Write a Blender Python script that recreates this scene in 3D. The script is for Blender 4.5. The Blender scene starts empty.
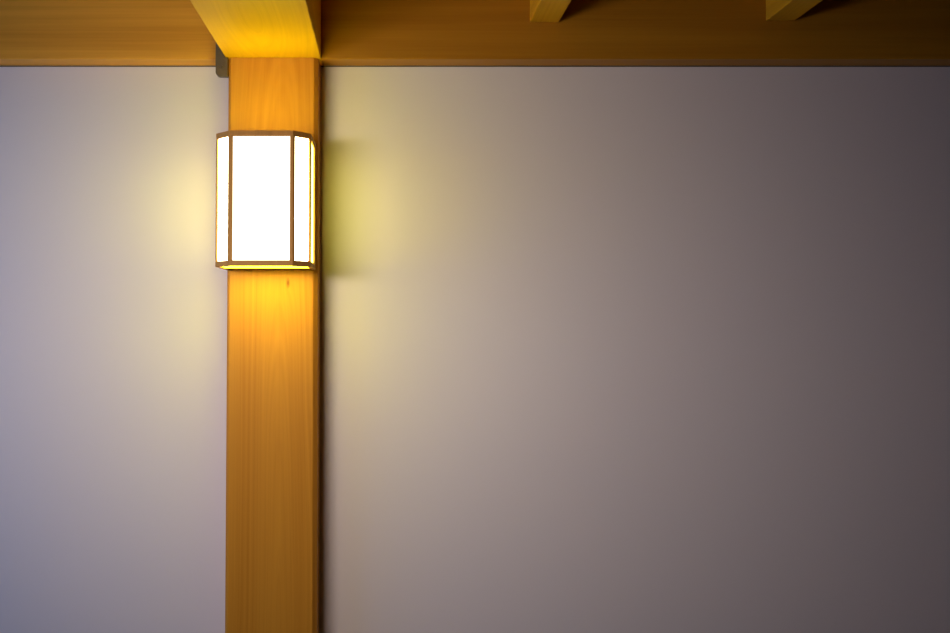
import bpy, bmesh, math
from mathutils import Vector, Matrix

C = bpy.context.scene.collection
SC = bpy.context.scene

# ------------------------------------------------------------------ camera model
W, H = 950.0, 633.0
F = 990.0                      # focal length in pixels
ZP = 1.56                      # camera to the front face of the post
EYE = 1.55
VPX, VPY = 388.0, 318.0        # where lines running into the wall meet
PITCH = math.atan(0.040)
PPX, PPY = VPX, VPY - F * math.tan(PITCH)
CAM = Vector((0.0, -ZP, EYE))
cp, sp = math.cos(PITCH), math.sin(PITCH)


def at(px, py, y):
    """World point seen at a pixel, on the plane at depth y (wall-parallel)."""
    a, b = (px - PPX) / F, (PPY - py) / F
    d = Vector((a, cp - b * sp, sp + b * cp))
    t = (y - CAM.y) / d.y
    return CAM + d * t


# ------------------------------------------------------------------ helpers
def link(name, bm, mat, parent=None, origin=None, bevel=0.0, segs=2, smooth=False):
    bmesh.ops.recalc_face_normals(bm, faces=bm.faces)
    if origin is not None:
        bmesh.ops.translate(bm, verts=bm.verts, vec=-Vector(origin))
    me = bpy.data.meshes.new(name)
    bm.to_mesh(me)
    bm.free()
    me.materials.append(mat)
    o = bpy.data.objects.new(name, me)
    C.objects.link(o)
    if origin is not None:
        o.location = origin
    if parent is not None:
        o.parent = parent
    if bevel:
        m = o.modifiers.new('bevel', 'BEVEL')
        m.width = bevel
        m.segments = segs
        m.limit_method = 'ANGLE'
        m.angle_limit = math.radians(25)
    if smooth:
        for p in me.polygons:
            p.use_smooth = True
    return o


def box(bm, x0, x1, y0, y1, z0, z1):
    v = [bm.verts.new((x, y, z)) for z in (z0, z1) for x, y in ((x0, y0), (x1, y0), (x1, y1), (x0, y1))]
    for f in ((0, 1, 2, 3), (4, 5, 6, 7), (0, 1, 5, 4), (1, 2, 6, 5), (2, 3, 7, 6), (3, 0, 4, 7)):
        bm.faces.new([v[i] for i in f])


def prism(bm, pts, z0, z1):
    """Vertical prism over an outline in x, y."""
    a = [bm.verts.new((x, y, z0)) for x, y in pts]
    b = [bm.verts.new((x, y, z1)) for x, y in pts]
    n = len(pts)
    bm.faces.new(a)
    bm.faces.new(b)
    for i in range(n):
        bm.faces.new((a[i], a[(i + 1) % n], b[(i + 1) % n], b[i]))


def prism_y(bm, pts, y0, y1):
    """Prism over an outline in x, z that runs in y."""
    a = [bm.verts.new((x, y0, z)) for x, z in pts]
    b = [bm.verts.new((x, y1, z)) for x, z in pts]
    n = len(pts)
    bm.faces.new(a)
    bm.faces.new(b)
    for i in range(n):
        bm.faces.new((a[i], a[(i + 1) % n], b[(i + 1) % n], b[i]))


def ring(bm, outer, inner, z0, z1):
    """Flat ring between two outlines with the same number of corners."""
    n = len(outer)
    o0 = [bm.verts.new((x, y, z0)) for x, y in outer]
    i0 = [bm.verts.new((x, y, z0)) for x, y in inner]
    o1 = [bm.verts.new((x, y, z1)) for x, y in outer]
    i1 = [bm.verts.new((x, y, z1)) for x, y in inner]
    for k in range(n):
        j = (k + 1) % n
        bm.faces.new((o0[k], o0[j], i0[j], i0[k]))
        bm.faces.new((o1[k], o1[j], i1[j], i1[k]))
        bm.faces.new((o0[k], o0[j], o1[j], o1[k]))
        bm.faces.new((i0[k], i0[j], i1[j], i1[k]))


def tag(o, label, cat, group=None, kind=None):
    o['label'] = label
    o['category'] = cat
    if group:
        o['group'] = group
    if kind:
        o['kind'] = kind


def structure(o, label=None):
    o['kind'] = 'structure'
    if label:
        o['label'] = label


# ------------------------------------------------------------------ materials
def new_mat(name):
    m = bpy.data.materials.new(name)
    m.use_nodes = True
    nt = m.node_tree
    return m, nt, nt.nodes['Principled BSDF']


def nd(nt, kind, **kw):
    n = nt.nodes.new(kind)
    for k, v in kw.items():
        setattr(n, k, v)
    return n


def wood(name, light, dark, axis, seed=0.0, rough=0.45, knot=None, fine=1.0, streak=0.5, rings=None):
    """Planed softwood: long fibres along one axis, broad growth rings, an optional knot."""
    m, nt, b = new_mat(name)
    L = nt.links.new
    tc = nd(nt, 'ShaderNodeTexCoord')
    src = tc.outputs['Object']
    if knot is not None:                       # fibres bend round the knot
        kv, krad, kamt = knot
        sub = nd(nt, 'ShaderNodeVectorMath', operation='SUBTRACT')
        L(src, sub.inputs[0])
        sub.inputs[1].default_value = kv
        sc_ = nd(nt, 'ShaderNodeVectorMath', operation='MULTIPLY')
        s = [1.0, 0.0, 0.34] if axis == 'Z' else [1.0, 0.34, 0.0]
        L(sub.outputs[0], sc_.inputs[0])
        sc_.inputs[1].default_value = s
        ln = nd(nt, 'ShaderNodeVectorMath', operation='LENGTH')
        L(sc_.outputs[0], ln.inputs[0])
        dv = nd(nt, 'ShaderNodeMath', operation='DIVIDE')
        L(ln.outputs['Value'], dv.inputs[0])
        dv.inputs[1].default_value = krad
        sq = nd(nt, 'ShaderNodeMath', operation='MULTIPLY')
        L(dv.outputs[0], sq.inputs[0])
        L(dv.outputs[0], sq.inputs[1])
        ad = nd(nt, 'ShaderNodeMath', operation='ADD')
        L(sq.outputs[0], ad.inputs[0])
        ad.inputs[1].default_value = 1.0
        am = nd(nt, 'ShaderNodeMath', operation='DIVIDE')
        am.inputs[0].default_value = kamt
        L(ad.outputs[0], am.inputs[1])
        cv = nd(nt, 'ShaderNodeCombineXYZ')
        L(am.outputs[0], cv.inputs[0])
        wv = nd(nt, 'ShaderNodeVectorMath', operation='ADD')
        L(src, wv.inputs[0])
        L(cv.outputs[0], wv.inputs[1])
        src = wv.outputs[0]

    def mapped(al, ac, off):
        mp = nd(nt, 'ShaderNodeMapping')
        sc = {'X': (al, ac, ac), 'Y': (ac, al, ac), 'Z': (ac, ac, al)}[axis]
        mp.inputs['Scale'].default_value = sc
        mp.inputs['Location'].default_value = (off + seed, off * 0.7 + seed, off * 1.3)
        L(src, mp.inputs['Vector'])
        return mp.outputs[0]

    def noise(al, ac, off, detail=3.0):
        n = nd(nt, 'ShaderNodeTexNoise')
        n.inputs['Scale'].default_value = 1.0
        n.inputs['Detail'].default_value = detail
        n.inputs['Roughness'].default_value = 0.55
        L(mapped(al, ac, off), n.inputs['Vector'])
        return n.outputs['Fac']

    broad = noise(0.9, 22.0, 3.1, 2.0)
    mid = noise(1.6, 85.0 * fine, 7.7, 3.0)
    thin = noise(3.5, 420.0 * fine, 1.9, 2.0)

    def mix(a, bb, f):
        mx = nd(nt, 'ShaderNodeMix', data_type='FLOAT')
        mx.inputs[0].default_value = f
        L(a, mx.inputs[2])
        L(bb, mx.inputs[3])
        return mx.outputs[0]

    g = mix(mix(broad, mid, streak), thin, 0.22)
    if rings is not None:                      # growth rings cut by the face: arches along the board
        x0, d0, tilt, freq, amt = rings
        sp_ = nd(nt, 'ShaderNodeSeparateXYZ')
        L(src, sp_.inputs[0])
        al_, dp_ = {'Z': (2, 1), 'Y': (1, 2)}[axis]

        def mth(op, a, bb, c=None):
            n = nd(nt, 'ShaderNodeMath', operation=op)
            for i, q in enumerate((a, bb, c)):
                if q is None:
                    continue
                if isinstance(q, (int, float)):
                    n.inputs[i].default_value = q
                else:
                    L(q, n.inputs[i])
            return n.outputs[0]

        wob = noise(2.2, 9.0, 12.3, 1.0)
        dx = mth('ADD', sp_.outputs[0], -x0)
        dd = mth('ADD', mth('MULTIPLY_ADD', sp_.outputs[al_], tilt, d0), sp_.outputs[dp_])
        rr = mth('SQRT', mth('ADD', mth('MULTIPLY', dx, dx), mth('MULTIPLY', dd, dd)), 0.0)
        rr = mth('MULTIPLY_ADD', wob, 0.022, rr)
        n1 = nd(nt, 'ShaderNodeTexNoise', noise_dimensions='1D')
        n1.inputs['Scale'].default_value = freq
        n1.inputs['Detail'].default_value = 2.0
        L(rr, n1.inputs['W'])
        g = mix(g, n1.outputs['Fac'], amt)
    r = nd(nt, 'ShaderNodeValToRGB')
    r.color_ramp.elements[0].position = 0.33
    r.color_ramp.elements[0].color = (*dark, 1)
    r.color_ramp.elements[1].position = 0.62
    r.color_ramp.elements[1].color = (*light, 1)
    L(g, r.inputs[0])
    colour = r.outputs[0]
    if knot is not None:                       # the small dark knot itself
        kr = nd(nt, 'ShaderNodeValToRGB')
        kr.color_ramp.elements[0].position = 0.10
        kr.color_ramp.elements[0].color = (0.42, 0.34, 0.30, 1)
        kr.color_ramp.elements[1].position = 0.42
        kr.color_ramp.elements[1].color = (1, 1, 1, 1)
        L(dv.outputs[0], kr.inputs[0])
        km = nd(nt, 'ShaderNodeMix', data_type='RGBA', blend_type='MULTIPLY')
        km.inputs[0].default_value = 1.0
        L(colour, km.inputs[6])
        L(kr.outputs[0], km.inputs[7])
        colour = km.outputs[2]
    L(colour, b.inputs['Base Color'])
    b.inputs['Roughness'].default_value = rough
    b.inputs['Specular IOR Level'].default_value = 0.14
    bp = nd(nt, 'ShaderNodeBump')
    bp.inputs['Strength'].default_value = 0.10
    bp.inputs['Distance'].default_value = 0.0006
    L(thin, bp.inputs['Height'])
    L(bp.outputs[0], b.inputs['Normal'])
    return m


def plaster(name, col, col2, scale=700.0, bump=0.12):
    m, nt, b = new_mat(name)
    L = nt.links.new
    tc = nd(nt, 'ShaderNodeTexCoord')
    n = nd(nt, 'ShaderNodeTexNoise')
    n.inputs['Scale'].default_value = scale
    n.inputs['Detail'].default_value = 3
    L(tc.outputs['Object'], n.inputs['Vector'])
    n2 = nd(nt, 'ShaderNodeTexNoise')
    n2.inputs['Scale'].default_value = 3.0
    n2.inputs['Detail'].default_value = 2
    L(tc.outputs['Object'], n2.inputs['Vector'])
    mx = nd(nt, 'ShaderNodeMix', data_type='RGBA')
    mx.inputs[6].default_value = (*col, 1)
    mx.inputs[7].default_value = (*col2, 1)
    L(n2.outputs['Fac'], mx.inputs[0])
    L(mx.outputs[2], b.inputs['Base Color'])
    b.inputs['Roughness'].default_value = 0.85
    b.inputs['Specular IOR Level'].default_value = 0.15
    bp = nd(nt, 'ShaderNodeBump')
    bp.inputs['Strength'].default_value = bump
    bp.inputs['Distance'].default_value = 0.0005
    L(n.outputs['Fac'], bp.inputs['Height'])
    L(bp.outputs[0], b.inputs['Normal'])
    return m


def glow(name, col, strength):
    """A lit diffuser sheet."""
    m, nt, b = new_mat(name)
    b.inputs['Base Color'].default_value = (0.85, 0.80, 0.66, 1)
    b.inputs['Roughness'].default_value = 0.6
    b.inputs['Emission Color'].default_value = (*col, 1)
    b.inputs['Emission Strength'].default_value = strength
    return m


KN = at(289.5, 283, 0.0)
M_post = wood('post_wood', (0.62, 0.280, 0.026), (0.50, 0.198, 0.015), 'Z', 1.0,
              knot=((KN.x - at(273.6, 300, 0.0).x, 0, KN.z), 0.008, 0.010), rings=(0.012, -0.03, 0.055, 230.0, 0.28))
M_beam = wood('beam_wood', (0.82, 0.45, 0.009), (0.72, 0.375, 0.006), 'Y', 4.0, rings=(-0.005, 0.035, 0.16, 150.0, 0.45))
M_girder = wood('girder_wood', (0.90, 0.43, 0.050), (0.66, 0.28, 0.024), 'X', 9.0, fine=0.6)  # lit copy: colour raised for the brighter left stretch
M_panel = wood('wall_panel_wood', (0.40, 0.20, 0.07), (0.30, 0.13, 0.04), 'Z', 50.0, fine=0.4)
M_girder_r = wood('shaded_girder_wood', (0.50, 0.225, 0.014), (0.37, 0.150, 0.008), 'X', 11.0, fine=0.6)  # same wood, shade right of the beam put into its colour
M_joist = wood('joist_wood', (0.72, 0.38, 0.022), (0.58, 0.28, 0.014), 'Y', 14.0)
M_frame = wood('lantern_frame_wood', (0.58, 0.31, 0.075), (0.45, 0.225, 0.045), 'Z', 21.0, rough=0.5)
M_board = wood('ceiling_board_wood', (0.55, 0.28, 0.07), (0.42, 0.19, 0.045), 'X', 33.0, fine=0.4)
M_floor = wood('floor_wood', (0.24, 0.14, 0.075), (0.17, 0.09, 0.045), 'X', 40.0, fine=0.4)
M_wall = plaster('wall_paper', (0.81, 0.77, 0.765), (0.785, 0.745, 0.74))
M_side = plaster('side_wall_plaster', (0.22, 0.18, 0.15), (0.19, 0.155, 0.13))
M_front = glow('front_pane_glow', (1.0, 0.96, 0.75), 2.4)
M_angled = glow('angled_pane_glow', (1.0, 0.90, 0.54), 16.2)
M_return = glow('side_pane_glow', (1.0, 0.90, 0.13), 7.5)
M_bottom = glow('bottom_pane_glow', (1.0, 0.88, 0.02), 15.5)
M_top = glow('top_pane_glow', (1.0, 0.95, 0.01), 12.0)

M_metal, nt_, b_ = new_mat('bronze_painted_metal')
b_.inputs['Metallic'].default_value = 0.35
b_.inputs['Roughness'].default_value = 0.45
tc_ = nd(nt_, 'ShaderNodeTexCoord')
nz_ = nd(nt_, 'ShaderNodeTexNoise')
nz_.inputs['Scale'].default_value = 90.0
nt_.links.new(tc_.outputs['Object'], nz_.inputs['Vector'])
rp_ = nd(nt_, 'ShaderNodeValToRGB')
rp_.color_ramp.elements[0].color = (0.105, 0.078, 0.048, 1)
rp_.color_ramp.elements[1].color = (0.145, 0.108, 0.066, 1)
nt_.links.new(nz_.outputs['Fac'], rp_.inputs[0])
nt_.links.new(rp_.outputs[0], b_.inputs['Base Color'])

# ------------------------------------------------------------------ key measures
Y_WALL = 0.053
Y_GIRD = 0.009
Z_BEAM = at(300, 57.5, 0.0).z           # underside of the beam and the girders
Z_CEIL = Z_BEAM + 0.20
X_L, X_R = -1.35, 1.45                   # side walls
Y_F = -3.6                              # wall behind the camera

PX0 = at(227.3, 300, 0.0065).x          # outer sides of the post
PX1 = at(320.0, 300, Y_WALL).x
BX0 = at(225.2, 57.5, 0.0).x            # sides of the beam
BX1 = at(320.6, 57.5, 0.0).x
CL, CH = 0.0045, 0.0072                 # post chamfers, left and right

# ------------------------------------------------------------------ the setting
bm = bmesh.new(); box(bm, X_L - 0.1, X_R + 0.1, Y_WALL, Y_WALL + 0.1, 0, Z_CEIL)
structure(link('wall_back', bm, M_wall), 'pale papered wall behind the lantern and the post')
bm = bmesh.new(); box(bm, X_L - 0.1, X_R + 0.1, Y_F - 0.1, Y_WALL + 0.1, -0.1, 0)
structure(link('floor', bm, M_floor))
bm = bmesh.new(); box(bm, X_L - 0.1, X_R + 0.1, Y_F - 0.1, Y_WALL + 0.1, Z_CEIL, Z_CEIL + 0.05)
structure(link('ceiling', bm, M_board))
bm = bmesh.new(); box(bm, X_R, X_R + 0.1, Y_F, Y_WALL, 0, Z_CEIL)
structure(link('wall_right', bm, M_panel))
bm = bmesh.new(); box(bm, X_L - 0.1, X_R + 0.1, Y_F - 0.1, Y_F, 0, Z_CEIL)
structure(link('wall_front', bm, M_panel))
# left wall, with an opening for the added window
WY0, WY1, WZ0, WZ1 = -1.05, -0.22, 1.12, 1.94
bm = bmesh.new()
box(bm, X_L - 0.1, X_L, Y_F, WY0, 0, Z_CEIL)
box(bm, X_L - 0.1, X_L, WY1, Y_WALL, 0, Z_CEIL)
box(bm, X_L - 0.1, X_L, WY0, WY1, 0, WZ0)
box(bm, X_L - 0.1, X_L, WY0, WY1, WZ1, Z_CEIL)
structure(link('wall_left', bm, M_side))
bm = bmesh.new()
t = 0.03
box(bm, X_L - 0.08, X_L - 0.03, WY0, WY0 + t, WZ0, WZ1)
box(bm, X_L - 0.08, X_L - 0.03, WY1 - t, WY1, WZ0, WZ1)
box(bm, X_L - 0.08, X_L - 0.03, WY0 + t, WY1 - t, WZ0, WZ0 + t)
box(bm, X_L - 0.08, X_L - 0.03, WY0 + t, WY1 - t, WZ1 - t, WZ1)
ym = (WY0 + WY1) / 2
box(bm, X_L - 0.07, X_L - 0.04, ym - 0.012, ym + 0.012, WZ0 + t, WZ1 - t)
structure(link('added_window_1', bm, M_frame))  # unseen window, added to bring blue light onto the left of the wall
wl = bpy.data.lights.new('added_blue_fill', 'AREA')  # added blue light for the wall gradient
wl.shape = 'RECTANGLE'
wl.size, wl.size_y = WZ1 - WZ0, WY1 - WY0
wl.energy = 7.2
wl.color = (0.02, 0.30, 1.0)
wo = bpy.data.objects.new('added_blue_fill', wl)
C.objects.link(wo)
wo.location = (X_L - 0.095, ym, (WZ0 + WZ1) / 2)
wo.rotation_euler = (0, -math.pi / 2, 0)

# ------------------------------------------------------------------ post
cx = (PX0 + PX1) / 2
bm = bmesh.new()
prism(bm, [(PX0, CL), (PX0 + CL, 0), (PX1 - CH, 0), (PX1, CH), (PX1, Y_WALL), (PX0, Y_WALL)], 0, Z_BEAM)
post = link('wooden_post', bm, M_post, origin=(cx, 0.03, 0), bevel=0.0008)
tag(post, 'golden wooden post running down the wall, carrying the glowing lantern', 'post', kind='thing')

# ------------------------------------------------------------------ beam over the post
bm = bmesh.new(); box(bm, BX0, BX1, Y_F, Y_WALL, Z_BEAM, Z_CEIL)
beam = link('ceiling_beam', bm, M_beam, origin=((BX0 + BX1) / 2, 0, Z_BEAM), bevel=0.0015)
tag(beam, 'broad bright yellow wooden beam projecting overhead from the top of the post', 'beam', kind='thing')

# ------------------------------------------------------------------ girders along the top of the wall
bm = bmesh.new(); box(bm, X_L, BX0, Y_GIRD, Y_WALL, Z_BEAM, Z_CEIL)
g = link('wall_girder', bm, M_girder, origin=((X_L + BX0) / 2, 0.03, Z_BEAM), bevel=0.002)
tag(g, 'brown wooden girder along the top of the wall, left of the beam and post', 'girder', 'girders along the wall top', 'thing')
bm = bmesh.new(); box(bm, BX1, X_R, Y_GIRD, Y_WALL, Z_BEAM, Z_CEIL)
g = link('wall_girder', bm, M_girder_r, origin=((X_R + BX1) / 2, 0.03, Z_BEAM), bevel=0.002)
tag(g, 'shaded brown wooden girder right of the beam, with two joists set into it', 'girder', 'girders along the wall top', 'thing')

# dark strips standing in for the shadow line between girders and wall
bm = bmesh.new(); box(bm, X_L, PX0 - 0.001, Y_WALL - 0.0012, Y_WALL, Z_BEAM - 0.0016, Z_BEAM)
structure(link('shadow_strip_1', bm, M_metal))
bm = bmesh.new(); box(bm, PX1 + 0.001, X_R, Y_WALL - 0.0012, Y_WALL, Z_BEAM - 0.0016, Z_BEAM)
structure(link('shadow_strip_2', bm, M_metal))

# ------------------------------------------------------------------ joists
for k, (x0, x1, yb, lab) in enumerate((
        (529.8, 558.8, 22.5, 'narrow wooden ceiling joist nearer to the post, left one of the two'),
        (765.8, 794.6, 21.0, 'narrow dim wooden ceiling joist farther from the post, right one of the two'))):
    a, b2 = at(x0, yb, Y_GIRD), at(x1, yb, Y_GIRD)
    bm = bmesh.new(); box(bm, a.x, b2.x, Y_F, Y_GIRD, a.z, Z_CEIL)
    j = link('ceiling_joist', bm, M_joist, origin=((a.x + b2.x) / 2, Y_GIRD, a.z), bevel=0.0012)
    tag(j, lab, 'joist', 'narrow joists right of the beam', 'thing')

# ------------------------------------------------------------------ lantern
YC, YFR = -0.094, -0.121                 # outer corners, front face
fl, fr = at(229.3, 200, YFR).x, at(293.0, 200, YFR).x
cl, cr = at(215.6, 200, YC).x, at(311.0, 200, YC).x
lx = (fl + fr + cl + cr) / 4
hw_f, hw_c = (fr - fl) / 2, (cr - cl) / 2
ZT = at(260, 130.2, YFR).z
ZB = at(260, 266.0, YFR).z
lamp = bpy.data.objects.new('wall_lantern', None)
C.objects.link(lamp)
lamp.location = (lx, 0, ZB)
lamp.empty_display_size = 0.05
tag(lamp, 'glowing wall lantern with white panes in a brown wooden frame on the post', 'lamp')


def outline(inset):
    """Half-octagon plan, back on the post, in lantern coordinates."""
    k = inset * math.tan(math.radians(22.5))
    return [(-hw_c + inset, -0.0005 - inset), (-hw_c + inset, YC + k), (-hw_f + k, YFR + inset),
            (hw_f - k, YFR + inset), (hw_c - inset, YC + k), (hw_c - inset, -0.0005 - inset)]


HT = ZT - ZB
RW, RT, RB = 0.0054, 0.0086, 0.0084      # rim width, top rim and bottom rim heights
bm = bmesh.new(); ring(bm, outline(0), outline(RW), HT - RT, HT)
link('top_rim', bm, M_frame, lamp, bevel=0.0006)
bm = bmesh.new(); ring(bm, outline(0), outline(RW), 0, RB)
link('bottom_rim', bm, M_frame, lamp, bevel=0.0006)
o_, i_ = outline(0), outline(RW * 0.9)
MW = 0.0050
YST = -0.021                              # front edge of the side stiles


def along(p, q, d):
    v = Vector((q[0] - p[0], q[1] - p[1])).normalized()
    return (p[0] + v.x * d, p[1] + v.y * d)


for k in (1, 2, 3, 4):                   # uprights at the four corners
    w0 = MW * (0.86 if k in (2, 3) else 0.68)
    pa, pb = along(o_[k], o_[k - 1], w0), along(o_[k], o_[k + 1], w0)
    qa, qb = along(i_[k], i_[k - 1], w0 * 0.8), along(i_[k], i_[k + 1], w0 * 0.8)
    bm = bmesh.new(); prism(bm, [pa, o_[k], pb, qb, i_[k], qa], RB, HT - RT)
    link('upright', bm, M_frame, lamp, bevel=0.0004)
for s in (0, 5):                         # uprights against the post
    x = o_[s][0]
    sg = 1 if s == 0 else -1
    bm = bmesh.new(); box(bm, min(x, x + sg * 0.005), max(x, x + sg * 0.005), YST, -0.0005, RB, HT - RT)
    link('upright', bm, M_frame, lamp, bevel=0.0004)
# panes between the uprights
po, pi = outline(0.0022), outline(0.0040)
for k, nm, mt in ((0, 'side_pane', M_return), (1, 'angled_pane', M_angled), (2, 'front_pane', M_front),
                  (3, 'angled_pane', M_angled), (4, 'side_pane', M_return)):
    g0 = 0.004
    a, b2 = along(po[k], po[k + 1], g0 * 0.6), along(po[k + 1], po[k], g0 * 0.6)
    c, d = along(pi[k + 1], pi[k], g0 * 0.6), along(pi[k], pi[k + 1], g0 * 0.6)
    if k == 0:
        a, d = (a[0], YST), (d[0], YST)
    if k == 4:
        b2, c = (b2[0], YST), (c[0], YST)
    bm = bmesh.new(); prism(bm, [a, b2, c, d], RB * 0.6, HT - RT * 0.6)
    link(nm, bm, mt, lamp)
q = outline(RW + 0.0002)
YBB = -0.034                             # the underside glows in front of this, boarded behind
bm = bmesh.new(); prism(bm, [(q[1][0], YBB)] + q[1:5] + [(q[4][0], YBB)], 0.0016, 0.0036)
o = link('bottom_pane', bm, M_bottom, lamp); o['label'] = 'yellow glowing underside'
bm = bmesh.new(); box(bm, q[0][0], q[5][0], YBB, -0.006, 0.0012, 0.006)
link('bottom_board', bm, M_frame, lamp)
YTB = -0.055                             # the top is open in front of this, boarded behind
bm = bmesh.new(); prism(bm, [(q[1][0], YTB)] + q[1:5] + [(q[4][0], YTB)], HT - 0.0036, HT - 0.0016)
link('top_pane', bm, M_top, lamp)
bm = bmesh.new(); box(bm, q[0][0], q[5][0], YTB, -0.006, HT - 0.006, HT)
link('top_board', bm, M_frame, lamp)

# ------------------------------------------------------------------ dark bracket in the corner of post, beam and girder
YB = -0.002
a = at(215.4, 76.3, YB)
zt = at(215.4, 38.0, YB).z
r = 0.0075
pts = [(BX0 - 0.0002, zt), (a.x, zt)]
for q in range(7):
    t_ = math.radians(180 + 15 * q)
    pts.append((a.x + r + r * math.cos(t_), a.z + r + r * math.sin(t_)))
pts += [(PX0 - 0.0002, a.z), (PX0 - 0.0002, Z_BEAM - 0.0002), (BX0 - 0.0002, Z_BEAM - 0.0002)]
br = bpy.data.objects.new('wall_bracket', None)
C.objects.link(br)
br.location = (a.x, Y_GIRD, a.z)
br.empty_display_size = 0.02
tag(br, 'small dark metal bracket tucked under the beam at the left of the post', 'bracket')
org = Vector(br.location)


def local(bm):
    bmesh.ops.translate(bm, verts=bm.verts, vec=-org)
    return bm


bm = bmesh.new(); prism_y(bm, pts, YB, Y_GIRD - 0.0002)
link('plate', local(bm), M_metal, br, bevel=0.0012)
bm = bmesh.new(); box(bm, a.x + 0.004, PX0 - 0.0002, Y_GIRD - 0.0002, Y_WALL - 0.0002, a.z + 0.017, Z_BEAM - 0.0004)
link('housing', local(bm), M_metal, br, bevel=0.001)
bc = at(221.6, 66.5, YB)
bm = bmesh.new()
bmesh.ops.create_cone(bm, cap_ends=True, segments=16, radius1=0.0026, radius2=0.0022, depth=0.0018,
                      matrix=Matrix.Translation((bc.x, YB - 0.0008, bc.z)) @ Matrix.Rotation(math.pi / 2, 4, 'X'))
link('screw', local(bm), M_metal, br)

# ------------------------------------------------------------------ unseen warm lamp, added for the falloff across the wall
LC = Vector((-0.60, -1.25, 1.70))
AIM = Vector((-0.06, Y_WALL, 1.47))
LEN = 0.68
rot = (AIM - LC).to_track_quat('-Z', 'Y')
pd = bpy.data.objects.new('added_fill_lamp', None)
C.objects.link(pd)
pd.location = LC
pd.empty_display_size = 0.05
tag(pd, 'long dark unseen lamp added to light the wall and turned towards it', 'lamp')
bm = bmesh.new()
h = LEN / 2 + 0.01
box(bm, -h, h, -0.045, 0.045, 0.006, 0.05)
for sx in (-1, 1):
    box(bm, min(sx * h, sx * (h + 0.008)), max(sx * h, sx * (h + 0.008)), -0.05, 0.05, -0.012, 0.05)
for sy in (-1, 1):
    box(bm, -h, h, min(sy * 0.045, sy * 0.05), max(sy * 0.045, sy * 0.05), -0.012, 0.05)
hs = link('housing', bm, M_metal, pd)
hs.rotation_euler = rot.to_euler()
for sx in (-1, 1):
    d = rot @ Vector((sx * LEN * 0.36, 0, 0.03))
    zc = Z_CEIL - LC.z
    bm = bmesh.new()
    bmesh.ops.create_cone(bm, cap_ends=True, segments=10, radius1=0.003, radius2=0.003, depth=zc - d.z - 0.045,
                          matrix=Matrix.Translation((d.x, d.y, (zc + d.z + 0.045) / 2)))
    link('cord', bm, M_metal, pd)
al = bpy.data.lights.new('added_fill_light', 'AREA')
al.shape = 'RECTANGLE'
al.size, al.size_y = LEN, 0.13
al.spread = math.radians(77)
al.energy = 2.25
al.color = (1.0, 0.815, 0.76)
ao = bpy.data.objects.new('added_fill_light', al)
C.objects.link(ao)
ao.location = LC
ao.rotation_euler = rot.to_euler()
w = bpy.data.worlds.new('dim_surroundings')
SC.world = w
w.use_nodes = True
w.node_tree.nodes['Background'].inputs['Color'].default_value = (0.02, 0.02, 0.025, 1)

# ------------------------------------------------------------------ camera
cd = bpy.data.cameras.new('camera')
cam = bpy.data.objects.new('camera', cd)
C.objects.link(cam)
cam.location = CAM
cam.rotation_euler = (math.pi / 2 + PITCH, 0, 0)
cd.sensor_fit = 'HORIZONTAL'
cd.sensor_width = 36.0
cd.lens = 36.0 * F / W
cd.shift_x = (W / 2 - PPX) / W
cd.shift_y = (PPY - H / 2) / W
cd.clip_start = 0.02
SC.camera = cam

SC.view_settings.view_transform = 'Standard'
SC.view_settings.look = 'None'
SC.view_settings.gamma = 1.0
SC.view_settings.exposure = 0.0
SC.view_settings.use_curve_mapping = False
SC.cycles.use_denoising = True
SC.cycles.max_bounces = 8
